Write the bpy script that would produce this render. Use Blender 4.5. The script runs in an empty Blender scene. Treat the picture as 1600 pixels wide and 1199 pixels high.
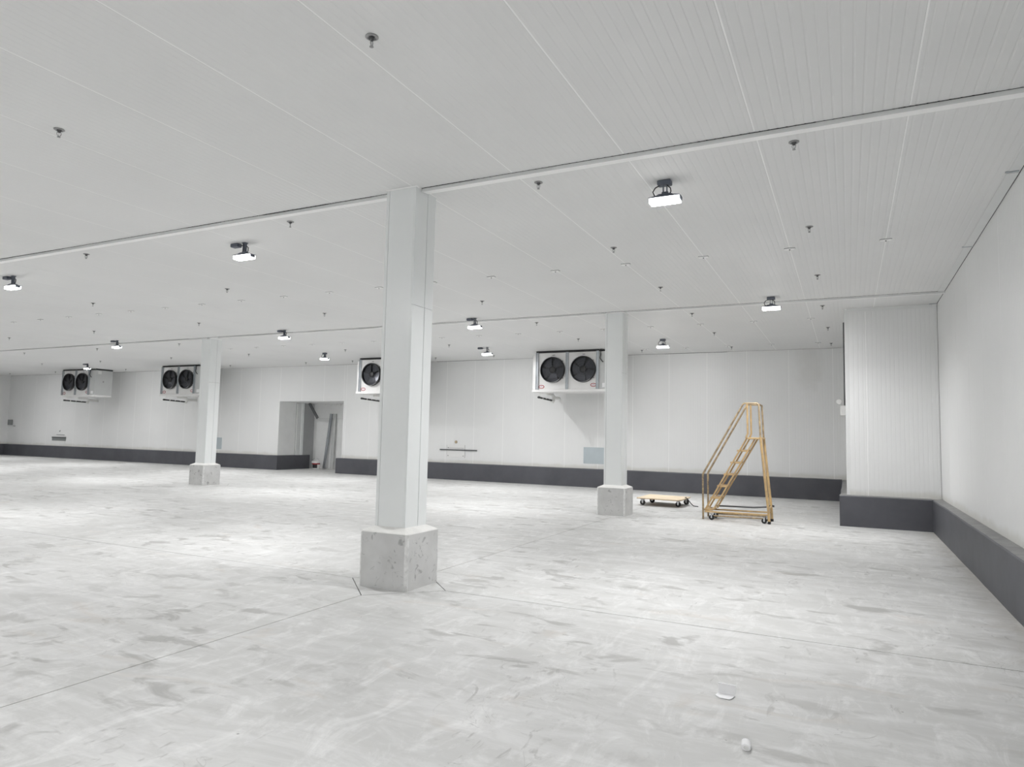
import bpy, math, random
from mathutils import Vector, Matrix
random.seed(7)
PI = math.pi
scene = bpy.context.scene
COL = scene.collection

# ------------------------------------------------------------------ camera, world, exposure
CAM_H, YAW, PITCH, ROLL, FPX = 1.6, -0.4588, 0.0769, 0.0217, 1065.425
fw = Vector((math.sin(YAW)*math.cos(PITCH), math.cos(YAW)*math.cos(PITCH), math.sin(PITCH)))
rt = Vector((math.cos(YAW), -math.sin(YAW), 0)); up = rt.cross(fw)
cr, sr = math.cos(ROLL), math.sin(ROLL)
rt, up = cr*rt + sr*up, -sr*rt + cr*up
cd = bpy.data.cameras.new('camera'); cam = bpy.data.objects.new('camera', cd); COL.objects.link(cam)
cd.sensor_width = 36; cd.lens = FPX*36/1600; cd.clip_end = 200; cd.clip_start = .05
cam.matrix_world = Matrix(((rt.x, up.x, -fw.x, 0), (rt.y, up.y, -fw.y, 0), (rt.z, up.z, -fw.z, CAM_H), (0, 0, 0, 1)))
scene.camera = cam
w = bpy.data.worlds.new('world'); scene.world = w; w.use_nodes = True
w.node_tree.nodes['Background'].inputs[0].default_value = (.0, .0, .0, 1)
vs = scene.view_settings
vs.view_transform = 'Standard'; vs.look = 'None'; vs.gamma = 1; vs.use_curve_mapping = False
vs.exposure = 0.0
scene.cycles.use_denoising = True
scene.cycles.max_bounces = 10; scene.cycles.diffuse_bounces = 9; scene.cycles.glossy_bounces = 4
scene.cycles.sample_clamp_indirect = 6; scene.cycles.adaptive_threshold = .015
LAMP_W = 78.0            # radiant power of the wide diffuser of one LED fixture
SPOT_W = 14.0            # radiant power of its recessed strip, cut off by the frame
LENS_E = 5.0             # glow of the white lens frame

# ------------------------------------------------------------------ room numbers (metres)
ZC = 4.28                                   # ceiling
YB, YCB = 21.2, 21.05                       # back wall, face of its curb
XR, XCR = 1.542, 1.379                      # right wall, face of its curb
XL, YN = -41.0, -8.0                        # left wall, wall behind the camera
CURB = .587
BX, BY = -.04, 15.0                         # bump-out corner: left edge, front face
PJ, J0 = 1.1722, -.6947                     # ceiling panel pitch and one joint

# ------------------------------------------------------------------ materials
def mat(name, col, rough=.5, metal=0., spec=.5, emit=None, var=0., scale=3., bump=0., bscale=60., col2=None):
    m = bpy.data.materials.new(name); m.use_nodes = True
    nt = m.node_tree; b = nt.nodes['Principled BSDF']
    b.inputs['Base Color'].default_value = (*col, 1)
    b.inputs['Roughness'].default_value = rough; b.inputs['Metallic'].default_value = metal
    b.inputs['Specular IOR Level'].default_value = spec
    if emit:
        b.inputs['Emission Color'].default_value = (*emit[0], 1); b.inputs['Emission Strength'].default_value = emit[1]
    if var or bump:
        tc = nt.nodes.new('ShaderNodeTexCoord')
    if var:
        n = nt.nodes.new('ShaderNodeTexNoise'); n.inputs['Scale'].default_value = scale; n.inputs['Detail'].default_value = 6
        n.inputs['Roughness'].default_value = .62
        nt.links.new(tc.outputs['Object'], n.inputs['Vector'])
        r = nt.nodes.new('ShaderNodeValToRGB')
        r.color_ramp.elements[0].position = .3; r.color_ramp.elements[1].position = .7
        c2 = col2 or tuple(c*(1-var) for c in col)
        r.color_ramp.elements[0].color = (*c2, 1); r.color_ramp.elements[1].color = (*col, 1)
        nt.links.new(n.outputs['Fac'], r.inputs['Fac']); nt.links.new(r.outputs['Color'], b.inputs['Base Color'])
    if bump:
        n2 = nt.nodes.new('ShaderNodeTexNoise'); n2.inputs['Scale'].default_value = bscale; n2.inputs['Detail'].default_value = 5
        nt.links.new(tc.outputs['Object'], n2.inputs['Vector'])
        bp = nt.nodes.new('ShaderNodeBump'); bp.inputs['Strength'].default_value = bump; bp.inputs['Distance'].default_value = .004
        nt.links.new(n2.outputs['Fac'], bp.inputs['Height']); nt.links.new(bp.outputs['Normal'], b.inputs['Normal'])
    return m

def N(nt, t, **kw):
    n = nt.nodes.new(t)
    for k, v in kw.items():
        if k in n.inputs: n.inputs[k].default_value = v
        else: setattr(n, k, v)
    return n
def ramp(nt, src, p0, c0, p1, c1):
    r = nt.nodes.new('ShaderNodeValToRGB'); e = r.color_ramp.elements
    e[0].position, e[1].position = p0, p1
    e[0].color = (*c0, 1) if len(c0) == 3 else c0; e[1].color = (*c1, 1) if len(c1) == 3 else c1
    nt.links.new(src, r.inputs['Fac']); return r.outputs['Color']
def mixc(nt, fac, a, b, mode='MIX'):
    m = nt.nodes.new('ShaderNodeMix'); m.data_type = 'RGBA'; m.blend_type = mode
    if isinstance(fac, float): m.inputs[0].default_value = fac
    else: nt.links.new(fac, m.inputs[0])
    for s, v in ((m.inputs[6], a), (m.inputs[7], b)):
        if isinstance(v, tuple): s.default_value = (*v, 1)
        else: nt.links.new(v, s)
    return m.outputs[2]

def panel_material(name, col, rough=.38, grime=True):
    """white painted sheet steel; grime is fixed to the wall at its own places"""
    m = bpy.data.materials.new(name); m.use_nodes = True; nt = m.node_tree; b = nt.nodes['Principled BSDF']
    b.inputs['Roughness'].default_value = rough; b.inputs['Specular IOR Level'].default_value = .35
    geo = N(nt, 'ShaderNodeNewGeometry'); L = nt.links.new
    n = N(nt, 'ShaderNodeTexNoise', Scale=.55, Detail=5.); L(geo.outputs['Position'], n.inputs['Vector'])
    c = ramp(nt, n.outputs['Fac'], .3, tuple(v*.955 for v in col), .7, col)
    if grime:
        # dried sealant and splashes just above the curb, with a ragged upper edge
        sep = N(nt, 'ShaderNodeSeparateXYZ'); L(geo.outputs['Position'], sep.inputs[0])
        n2 = N(nt, 'ShaderNodeTexNoise', Scale=2.2, Detail=7.); L(geo.outputs['Position'], n2.inputs['Vector'])
        ma = N(nt, 'ShaderNodeMath', operation='MULTIPLY_ADD'); L(n2.outputs['Fac'], ma.inputs[0]); ma.inputs[1].default_value = -.22; L(sep.outputs['Z'], ma.inputs[2])
        f = ramp(nt, ma.outputs[0], .535, (1, 1, 1), .62, (0, 0, 0))
        fm = N(nt, 'ShaderNodeMath', operation='MULTIPLY'); L(f, fm.inputs[0]); fm.inputs[1].default_value = .55
        c = mixc(nt, fm.outputs[0], c, (.60, .59, .54))
        # old water stain high on the back wall by the bump-out
        st = N(nt, 'ShaderNodeVectorMath', operation='SUBTRACT'); L(geo.outputs['Position'], st.inputs[0]); st.inputs[1].default_value = (-.95, 21.2, 3.75)
        sc = N(nt, 'ShaderNodeVectorMath', operation='MULTIPLY'); L(st.outputs[0], sc.inputs[0]); sc.inputs[1].default_value = (1.25, .5, .62)
        ln = N(nt, 'ShaderNodeVectorMath', operation='LENGTH'); L(sc.outputs[0], ln.inputs[0])
        n3 = N(nt, 'ShaderNodeTexNoise', Scale=2.5, Detail=8.); L(geo.outputs['Position'], n3.inputs['Vector'])
        ad = N(nt, 'ShaderNodeMath', operation='MULTIPLY_ADD'); L(n3.outputs['Fac'], ad.inputs[0]); ad.inputs[1].default_value = .9; L(ln.outputs['Value'], ad.inputs[2])
        f2 = ramp(nt, ad.outputs[0], .7, (.17, .17, .17), 1.5, (0, 0, 0))
        c = mixc(nt, f2, c, (.42, .41, .37))
    L(c, b.inputs['Base Color'])
    return m

def floor_material():
    m = bpy.data.materials.new('power_floated_concrete'); m.use_nodes = True; nt = m.node_tree; b = nt.nodes['Principled BSDF']
    L = nt.links.new; geo = N(nt, 'ShaderNodeNewGeometry'); P = geo.outputs['Position']
    def noise(scale, detail=6., rough=.6, dist=0., sx=1., sy=1., ang=0.):
        mp = N(nt, 'ShaderNodeMapping'); L(P, mp.inputs[0]); mp.inputs['Scale'].default_value = (sx, sy, 1); mp.inputs['Rotation'].default_value = (0, 0, ang)
        n = N(nt, 'ShaderNodeTexNoise', Scale=scale, Detail=detail, Roughness=rough, Distortion=dist); L(mp.outputs[0], n.inputs['Vector']); return n.outputs['Fac']
    base = ramp(nt, noise(.35, 5., .55, .4), .3, (.575, .577, .568), .7, (.66, .66, .653))
    # cloudy trowel marks, long streaks and fine mottling
    base = mixc(nt, ramp(nt, noise(1.1, 10., .72, 1.4, .6, 2.0, .45), .44, (.62, .62, .62), .58, (0, 0, 0)), base, (.49, .49, .477))
    base = mixc(nt, ramp(nt, noise(2.2, 10., .75, 1.0, 1.8, .8, .2), .50, (0, 0, 0), .66, (.62, .62, .62)), base, (.79, .79, .785))
    base = mixc(nt, ramp(nt, noise(7., 8., .7, .8, .5, 1.6, .5), .40, (.38, .38, .38), .56, (0, 0, 0)), base, (.50, .50, .487))
    # footprints and scuffs: dark, small; browner ones too
    d = ramp(nt, noise(2.7, 5., .55, .6, .8, 1.5, .35), .56, (0, 0, 0), .64, (.72, .72, .72))
    dm = ramp(nt, noise(.5, 3., .5), .40, (0, 0, 0), .56, (1, 1, 1))
    dd = N(nt, 'ShaderNodeMath', operation='MULTIPLY'); L(d, dd.inputs[0]); L(dm, dd.inputs[1])
    base = mixc(nt, dd.outputs[0], base, (.33, .327, .315))
    br = ramp(nt, noise(1.6, 6., .6, .8, .7, 1.6, 1.2), .61, (0, 0, 0), .74, (.36, .36, .36))
    base = mixc(nt, br, base, (.50, .44, .38))
    # dirt swept up against the right-hand curb
    sp = N(nt, 'ShaderNodeSeparateXYZ'); L(P, sp.inputs[0])
    e1 = N(nt, 'ShaderNodeMath', operation='MULTIPLY_ADD'); L(noise(3.5, 8., .7), e1.inputs[0]); e1.inputs[1].default_value = .9; L(sp.outputs['X'], e1.inputs[2])
    mr = N(nt, 'ShaderNodeMapRange', **{'From Min': 1.5, 'From Max': 2.1}); L(e1.outputs[0], mr.inputs[0])
    base = mixc(nt, ramp(nt, mr.outputs[0], 0., (0, 0, 0), 1., (.7, .7, .7)), base, (.40, .375, .32))
    # second, finer generation of scuffs and heel marks
    d3 = ramp(nt, noise(6.5, 4., .5, 1.2, 1.7, .6, .9), .62, (0, 0, 0), .70, (.55, .55, .55)); m3 = ramp(nt, noise(.8, 3., .5), .47, (0, 0, 0), .60, (1, 1, 1))
    d4 = N(nt, 'ShaderNodeMath', operation='MULTIPLY'); L(d3, d4.inputs[0]); L(m3, d4.inputs[1])
    base = mixc(nt, d4.outputs[0], base, (.30, .295, .285))
    # thin dark scratches: narrow bands of a distorted wave, masked
    mp = N(nt, 'ShaderNodeMapping'); L(P, mp.inputs[0]); mp.inputs['Rotation'].default_value = (0, 0, .6)
    wv = N(nt, 'ShaderNodeTexNoise', Scale=1.25, Detail=3., Distortion=2.4); L(mp.outputs[0], wv.inputs['Vector'])
    ab = N(nt, 'ShaderNodeMath', operation='SUBTRACT'); L(wv.outputs['Fac'], ab.inputs[0]); ab.inputs[1].default_value = .5
    ab2 = N(nt, 'ShaderNodeMath', operation='ABSOLUTE'); L(ab.outputs[0], ab2.inputs[0])
    sc = ramp(nt, ab2.outputs[0], 0., (.7, .7, .7), .004, (0, 0, 0))
    sm = ramp(nt, noise(.9, 4., .6), .54, (0, 0, 0), .62, (1, 1, 1))
    sm2 = N(nt, 'ShaderNodeMath', operation='MULTIPLY'); L(sc, sm2.inputs[0]); L(sm, sm2.inputs[1])
    base = mixc(nt, sm2.outputs[0], base, (.27, .265, .255))
    # specks
    vo = N(nt, 'ShaderNodeTexVoronoi', Scale=3.2); L(P, vo.inputs['Vector'])
    base = mixc(nt, ramp(nt, vo.outputs['Distance'], .018, (.8, .8, .8), .03, (0, 0, 0)), base, (.2, .195, .19))
    L(base, b.inputs['Base Color'])
    ro = ramp(nt, noise(1.2, 6.), .3, (.42, .42, .42), .7, (.60, .60, .60)); L(ro, b.inputs['Roughness'])
    b.inputs['Specular IOR Level'].default_value = .4
    bp = N(nt, 'ShaderNodeBump', Strength=.12, Distance=.01); L(noise(9., 6.), bp.inputs['Height']); L(bp.outputs[0], b.inputs['Normal'])
    return m

def base_material():
    m = bpy.data.materials.new('scuffed_column_base_concrete'); m.use_nodes = True; nt = m.node_tree; b = nt.nodes['Principled BSDF']
    L = nt.links.new; geo = N(nt, 'ShaderNodeNewGeometry'); P = geo.outputs['Position']
    n = N(nt, 'ShaderNodeTexNoise', Scale=4., Detail=7.); L(P, n.inputs['Vector'])
    c = ramp(nt, n.outputs['Fac'], .3, (.54, .54, .533), .7, (.63, .63, .623))
    n2 = N(nt, 'ShaderNodeTexNoise', Scale=11., Detail=3., Distortion=.8); L(P, n2.inputs['Vector'])
    c = mixc(nt, ramp(nt, n2.outputs['Fac'], .61, (0, 0, 0), .68, (.6, .6, .6)), c, (.22, .22, .22))
    n4 = N(nt, 'ShaderNodeTexNoise', Scale=3.2, Detail=2., Distortion=1.2); L(P, n4.inputs['Vector'])
    s = N(nt, 'ShaderNodeMath', operation='SUBTRACT'); L(n4.outputs['Fac'], s.inputs[0]); s.inputs[1].default_value = .46
    a = N(nt, 'ShaderNodeMath', operation='ABSOLUTE'); L(s.outputs[0], a.inputs[0])
    c = mixc(nt, ramp(nt, a.outputs[0], 0, (.35, .35, .35), .004, (0, 0, 0)), c, (.22, .22, .22))
    L(c, b.inputs['Base Color']); b.inputs['Roughness'].default_value = .6
    return m

M = {}
M['panel'] = panel_material('white_insulated_wall_panel', (.80, .805, .802))
M['ceil'] = panel_material('white_insulated_ceiling_panel', (.785, .787, .783), rough=.62, grime=False)
M['caulk'] = mat('white_joint_sealant', (.95, .95, .945), .5)
M['clad'] = mat('glossy_white_column_cladding', (.84, .86, .858), .22, spec=.5, var=.03, scale=2)
M['trim'] = mat('white_trim_steel', (.76, .77, .765), .4, var=.05, scale=2.)
M['battenface'] = mat('dull_white_batten_face', (.76, .77, .765), .45, var=.06, scale=2.)
M['seam'] = mat('dark_open_seam', (.03, .03, .032), .9)
M['curb'] = mat('charcoal_curb_paint', (.096, .098, .112), .55, var=.28, scale=1.6, bump=.1, bscale=25)
M['curbtop'] = mat('worn_grey_curb_top', (.30, .30, .295), .65, var=.35, scale=5)
M['floor'] = floor_material()
M['joint'] = mat('dirty_saw_cut', (.035, .034, .032), .9)
M['base'] = base_material()
M['basetop'] = mat('trowelled_mortar', (.86, .855, .83), .6, var=.12, scale=9)
M['edge'] = mat('pale_corner_bead', (.84, .84, .83), .5, var=.35, scale=14)
M['alcove'] = mat('unfinished_grey_panel', (.87, .875, .87), .5, var=.08, scale=2)
M['alcove_shade'] = mat('shade_darkened_side_panel', (.42, .425, .43), .6, var=.1, scale=2)  # recess side wall coloured darker to carry the shade beyond the jamb
M['galv'] = mat('galvanised_steel', (.50, .53, .56), .38, .75, var=.2, scale=12)
M['galvd'] = mat('dark_steel', (.13, .135, .14), .45, .5, var=.2, scale=8)
M['alu'] = mat('stucco_aluminium_casing', (.84, .835, .825), .34, .12, var=.06, scale=3)
M['aluside'] = mat('matt_aluminium_side', (.60, .61, .605), .5, .2, var=.04, scale=2)
M['black'] = mat('black_plastic', (.018, .018, .02), .45, var=.1)
M['rubber'] = mat('black_rubber', (.02, .02, .021), .7, var=.1)
M['fan'] = mat('dark_grey_fan_blade', (.065, .068, .078), .30, .5, var=.15, scale=5)
M['fanin'] = mat('fan_throat_shade', (.020, .021, .025), .5)  # near-black colour stands for the shade inside the fan opening
M['chrome'] = mat('bright_wire', (.62, .63, .64), .25, .9)
M['sprk'] = mat('tarnished_sprinkler_metal', (.36, .36, .36), .35, .7, var=.2, scale=30)
M['sprd'] = mat('dark_sprinkler_cup', (.09, .09, .093), .45, .4)
M['lampd'] = mat('slate_grey_lamp_casting', (.13, .145, .18), .5, .2, var=.15, scale=20)
M['lens'] = mat('glowing_white_lens', (.9, .9, .9), .4, emit=((1, .995, .985), LENS_E))
M['pvc'] = mat('white_pvc', (.78, .78, .76), .35, var=.04)
M['red'] = mat('red_print', (.36, .03, .04), .5)
M['paper'] = mat('white_paper', (.86, .86, .87), .5, var=.03)
M['grey'] = mat('grey_print', (.35, .34, .34), .6)
M['tan'] = mat('worn_tan_yellow_paint', (.64, .44, .20), .5, .05, var=.35, scale=9, col2=(.44, .31, .17))
M['tand'] = mat('worn_brown_rail_paint', (.58, .43, .24), .5, .05, var=.5, scale=11, col2=(.15, .12, .09))
M['ply'] = mat('pale_plywood', (.80, .66, .47), .55, var=.14, scale=6)
M['plye'] = mat('plywood_edge', (.40, .27, .15), .6, var=.3, scale=40)
M['bluesheet'] = mat('pale_blue_grey_sheet', (.50, .56, .59), .35, .15, var=.1, scale=3)
M['white'] = mat('white_plastic', (.80, .80, .79), .4, var=.03)
M['foam'] = mat('tan_sealant_foam', (.50, .40, .27), .8, var=.3, scale=40)
M['vent'] = mat('grey_vent_metal', (.30, .315, .31), .5, .3, var=.1)

# ------------------------------------------------------------------ mesh builder
class MB:
    def __init__(s): s.v = []; s.f = []; s.mi = []; s.cur = 0
    def add(s, vs, fs):
        o = len(s.v); s.v += [tuple(v) for v in vs]
        for f in fs: s.f.append([i+o for i in f]); s.mi.append(s.cur)
        return s
    def box(s, x0, x1, y0, y1, z0, z1):
        return s.add([(x, y, z) for z in (z0, z1) for y in (y0, y1) for x in (x0, x1)],
                     [(0, 2, 3, 1), (4, 5, 7, 6), (0, 1, 5, 4), (2, 6, 7, 3), (0, 4, 6, 2), (1, 3, 7, 5)])
    def bbox(s, x0, x1, y0, y1, z0, z1, b=.004):
        """box with chamfered vertical edges and a chamfered rim top and bottom"""
        p = [(x0+b, y0), (x1-b, y0), (x1, y0+b), (x1, y1-b), (x1-b, y1), (x0+b, y1), (x0, y1-b), (x0, y0+b)]
        cx, cy = (x0+x1)/2, (y0+y1)/2
        def sh(q): return (q[0]+(b if q[0] < cx else -b), q[1]+(b if q[1] < cy else -b))
        rings = [[(*sh(q), z0) for q in p], [(*q, z0+b) for q in p], [(*q, z1-b) for q in p], [(*sh(q), z1) for q in p]]
        return s.loft(rings, True, True)
    def loft(s, rings, cap0=True, cap1=True):
        n = len(rings[0]); vs = [v for r in rings for v in r]; fs = []
        for k in range(len(rings)-1):
            for i in range(n):
                j = (i+1) % n; fs.append((k*n+i, k*n+j, (k+1)*n+j, (k+1)*n+i))
        if cap0: fs.append(tuple(reversed(range(n))))
        if cap1: fs.append(tuple(range((len(rings)-1)*n, len(rings)*n)))
        return s.add(vs, fs)
    def tube(s, pts, r, n=8, closed=False):
        P = [Vector(p) for p in pts]; rings = []; prev = None; m = len(P)
        for i, p in enumerate(P):
            if closed: t = (P[(i+1) % m]-P[i-1]).normalized()
            elif i == 0: t = (P[1]-P[0]).normalized()
            elif i == m-1: t = (P[-1]-P[-2]).normalized()
            else: t = ((P[i+1]-p).normalized()+(p-P[i-1]).normalized()).normalized()
            a = prev if prev is not None else (Vector((0, 0, 1)) if abs(t.z) < .9 else Vector((1, 0, 0)))
            u = (a - t*a.dot(t)).normalized(); v = t.cross(u); prev = u
            rings.append([tuple(p + r*(math.cos(2*PI*k/n)*u + math.sin(2*PI*k/n)*v)) for k in range(n)])
        if closed:
            rings.append(rings[0]); return s.loft(rings, False, False)
        return s.loft(rings)
    def lathe(s, prof, n=20, o=(0, 0, 0), axis='z', cap=True):
        """prof: (radius, height) pairs"""
        def q(r, h, a):
            c, d = r*math.cos(a), r*math.sin(a)
            if axis == 'z': return (o[0]+c, o[1]+d, o[2]+h)
            if axis == 'y': return (o[0]+d, o[1]+h, o[2]+c)
            return (o[0]+h, o[1]+c, o[2]+d)
        return s.loft([[q(r, h, 2*PI*k/n) for k in range(n)] for r, h in prof], cap, cap)
    def prism(s, poly, z0, z1):
        return s.loft([[(x, y, z0) for x, y in poly], [(x, y, z1) for x, y in poly]])
    def mesh(s, name, mats, smooth=False, off=(0, 0, 0)):
        me = bpy.data.meshes.new(name)
        me.from_pydata([(v[0]-off[0], v[1]-off[1], v[2]-off[2]) for v in s.v], [], s.f)
        for m in (mats if isinstance(mats, (list, tuple)) else [mats]): me.materials.append(m)
        me.polygons.foreach_set('material_index', s.mi)
        import bmesh
        bm = bmesh.new(); bm.from_mesh(me); bmesh.ops.recalc_face_normals(bm, faces=bm.faces); bm.to_mesh(me); bm.free()
        if smooth:
            me.polygons.foreach_set('use_smooth', [True]*len(me.polygons))
            me.set_sharp_from_angle(angle=math.radians(38))
        me.update(); return me

def link(name, data, parent=None, loc=(0, 0, 0), rot=(0, 0, 0)):
    o = bpy.data.objects.new(name, data); COL.objects.link(o)
    o.parent = parent; o.location = loc; o.rotation_euler = rot
    return o
def wloc(o):
    v = Vector((0, 0, 0))
    while o is not None: v += o.location; o = o.parent
    return v
def part(name, mb, m, parent, smooth=False, world=True):
    """a mesh part; with world=True its vertices are given in room coordinates"""
    return link(name, mb.mesh(name, m, smooth, wloc(parent) if world and parent else (0, 0, 0)), parent)
def thing(name, label, cat, loc=(0, 0, 0), rotz=0., group=None):
    o = link(name, None, None, loc, (0, 0, rotz)); tag(o, label, cat, group); return o
def tag(o, label, cat, group=None):
    o['label'] = label; o['category'] = cat
    if group: o['group'] = group
    return o
def struct(name, mb, m, label=None, cat=None):
    o = link(name, mb.mesh(name, m)); o['kind'] = 'structure'
    o['label'] = label; o['category'] = cat
    return o
def dup(root, loc, label=None, rotz=None):
    r = root.copy(); COL.objects.link(r); r.location = loc
    if rotz is not None: r.rotation_euler = (0, 0, rotz)
    if label: r['label'] = label
    for ch in list(root.children):
        c = ch.copy(); COL.objects.link(c); c.parent = r
        for g in list(ch.children):
            d = g.copy(); COL.objects.link(d); d.parent = c
    return r

# ------------------------------------------------------------------ ribbed panels
_pc = {}
def panel_mesh(wd, ln, th=.05, ribs=16, m='panel'):
    """sheet in x (width) and y (length); finished face at z=0 looking to -z; shallow rolled grooves along y"""
    key = (round(wd, 3), round(ln, 3), m)
    if key in _pc: return _pc[key]
    pr = [(0, .002), (.003, 0)]; pitch = 1.1642/16; n = max(1, int(round(wd/pitch)))
    for k in range(n):
        a = k*wd/n + .026
        if a+.026 < wd-.004: pr += [(a, 0), (a+.006, .0016), (a+.016, .0016), (a+.022, 0)]
    pr += [(wd-.003, 0), (wd, .002)]
    mb = MB(); k = len(pr)
    vs = [(x, 0, z) for x, z in pr] + [(x, ln, z) for x, z in pr] + [(0, 0, th), (wd, 0, th), (0, ln, th), (wd, ln, th)]
    fs = [(i, i+1, k+i+1, k+i) for i in range(k-1)]
    fs += [(2*k, 2*k+2, 2*k+3, 2*k+1), (0, k, 2*k+2, 2*k), (k-1, 2*k+1, 2*k+3, 2*k-1)]
    fs += [tuple([2*k] + [2*k+1] + list(range(k-1, -1, -1))), tuple([2*k+2] + list(range(k, 2*k)) + [2*k+3])]
    mb.add(vs, fs); me = mb.mesh('panel', M[m]); _pc[key] = me; return me
GAP = .011
def spans(a, b, joints):
    e = [a] + sorted(j for j in joints if a+.05 < j < b-.05) + [b]
    return list(zip(e[:-1], e[1:]))

# ------------------------------------------------------------------ floor: slabs between saw cuts
COLS = [(-4.34, 6.16), (-4.40, 14.08), (-16.56, 13.86)]
GX = [XL, -28.7, -16.56, -4.34, XR+.1]; GY = [YN, 6.13, 14.05, YB]
mb = MB().box(XL-.2, XR+.3, YN-.2, YB+2.6, -.2, -.012)
floor = struct('floor', mb, M['joint'], 'pale power-floated concrete floor with thin saw-cut joints', 'floor')
NODES = {(-4.34, 6.13), (-4.34, 14.05), (-16.56, 14.05)}; DD = .6; g = .0048
for i in range(len(GX)-1):
    for j in range(len(GY)-1):
        xa, xb, ya, yb = GX[i]+g, GX[i+1]-g, GY[j]+g, GY[j+1]-g
        poly = []
        for (x, y, gx, gy, sx, sy) in ((xa, ya, GX[i], GY[j], 1, 1), (xb, ya, GX[i+1], GY[j], -1, 1), (xb, yb, GX[i+1], GY[j+1], -1, -1), (xa, yb, GX[i], GY[j+1], 1, -1)):
            if (gx, gy) in NODES:
                q = [(x, y+sy*DD), (x+sx*DD, y)]
                poly += q if (sx, sy) in ((1, 1), (-1, -1)) else q[::-1]
            else: poly.append((x, y))
        part('slab', MB().prism(poly, -.05, 0), M['floor'], floor)
for (gx, gy) in sorted(NODES):
    d = DD-.006
    part('slab', MB().prism([(gx-d, gy), (gx, gy-d), (gx+d, gy), (gx, gy+d)], -.05, 0), M['floor'], floor)
part('slab', MB().box(-23.2, -17.0, YB+g, YB+2.4, -.05, 0), M['floor'], floor)

# ------------------------------------------------------------------ ceiling
joints = [J0 + PJ*k for k in range(-36, 3)]
T1, T2, T0 = (6.06, 6.17), (13.79, 13.90), (-1.75, -1.64)
mb = MB().box(XL-.2, XR+.2, YN-.2, YB+.2, ZC+.0019, ZC+.15)
ceiling = struct('ceiling', mb, M['caulk'], 'white ribbed insulated-panel ceiling with pale sealed joints', 'ceiling')
for ya, yb in ((YN, T0[0]), (T0[1]-.09, T1[0]), (T1[1]-.09, T2[0]), (T2[1]-.09, YB)):
    for a, b in spans(XL, XR, joints):
        link('panel', panel_mesh(b-a-GAP, yb-ya-.004, m='ceil'), ceiling, (a+GAP/2, ya+.002, ZC))
# white cap plates with a bolt on the joints
bpm = MB().bbox(-.070, .070, -.036, .036, -.016, -.0015, .010); bpm.cur = 1; bpm.bbox(-.072, .072, -.038, .038, -.0015, -.0003, .0004).lathe([(.009, -.014), (.009, -.024), (.006, -.026)], 8)
bpm = bpm.mesh('bolt_cap', [M['caulk'], M['galvd']])
for yy, ks in ((10.02, range(-1, 17)), (15.95, range(0, 17)), (19.9, range(0, 6))):
    for k in ks:
        link('bolt_cap', bpm, ceiling, (J0-PJ*k, yy, ZC))
# batten trims over the panel ends, in lengths butted between the columns
def trim(n, yr, segs, h=.042):
    o = None
    for k, (a, b) in enumerate(segs):
        mb = MB(); e = .002 if k % 2 else 0
        mb.loft([[(x, yr[0]+.004, ZC-.001), (x, yr[0], ZC-h+e), (x, yr[0]+.004, ZC-h+e), (x, yr[0]+.008, ZC-.001)] for x in (a, b)])
        mb.cur = 1
        mb.loft([[(x, yr[0]+.0045, ZC-h+e), (x, yr[0]+.0045, ZC-h+e+.006), (x, yr[1]+4*e, ZC-.004), (x, yr[1]+4*e, ZC-h*.72+e)] for x in (a, b)])
        if o is None:
            mb2 = MB(); rg = random.Random(n); x_ = segs[0][0]
            while x_ < segs[-1][1]-.05:
                x2 = min(segs[-1][1], x_+rg.uniform(.25, 1.1)); u = rg.choice((0, .001, .003, .006))
                mb2.box(x_, x2, yr[0]-.001-u, yr[0]+.02, ZC-.0015-u*.6, ZC+.002); x_ = x2
            o = struct(f'trim_{n}', mb2, M['seam'], {1: 'white batten across the ceiling nearest the camera, running into the nearest column', 2: 'white batten across the ceiling farther back, over the two far columns', 3: 'white ceiling batten behind the camera'}[n], 'trim')
        part('batten', mb, [M['battenface'], M['caulk']], o)
trim(1, T1, [(-41, -24.4), (-24.4, -18.2), (-18.2, -12.9), (-12.9, -9.05), (-9.05, -4.54), (-4.14, -2.25), (-2.25, -.02), (-.02, XR)])
trim(2, T2, [(-41, -29), (-29, -21), (-21, -16.78), (-16.33, -9.0), (-9.0, -4.62), (-4.17, -1.0), (-1.0, XR)], .04)
trim(3, T0, [(-41, XR)])

# ------------------------------------------------------------------ walls
def wall_panels(parent, fixed, a, b, z0, z1, joints, face, m='panel'):
    """vertical panels; face: direction the finished side looks: '-y', '-x', '+x', '+y'"""
    for p, q in spans(a, b, joints):
        me = panel_mesh(q-p-GAP, z1-z0, m=m)
        R = {'-y': Matrix(((1, 0, 0), (0, 0, 1), (0, 1, 0))), '+y': Matrix(((1, 0, 0), (0, 0, -1), (0, 1, 0))),
             '-x': Matrix(((0, 0, 1), (1, 0, 0), (0, 1, 0))), '+x': Matrix(((0, 0, -1), (1, 0, 0), (0, 1, 0)))}[face]
        loc = {'-y': (p+GAP/2, fixed, z0), '+y': (p+GAP/2, fixed, z0), '-x': (fixed, p+GAP/2, z0), '+x': (fixed, p+GAP/2, z0)}[face]
        o = bpy.data.objects.new('panel', me); COL.objects.link(o); o.parent = parent
        o.matrix_local = Matrix.Translation(loc) @ R.to_4x4()
DX0, DX1, DZ = -21.25, -17.87, 2.83
RY = 23.3                                    # back of the recess
bj = [-.373 - 1.158*k for k in range(0, 36)]
mb = MB().box(XL-.1, DX0, YB+.0019, YB+.12, 0, ZC).box(DX1, XR+.1, YB+.0019, YB+.12, 0, ZC).box(DX0, DX1, YB+.003, YB+.12, DZ, ZC)
wb = struct('wall_back', mb, M['caulk'], 'long white ribbed back wall under the row of fan units', 'wall')
wall_panels(wb, YB, XL, DX0, CURB-.04, ZC-.002, bj, '-y')
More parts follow.
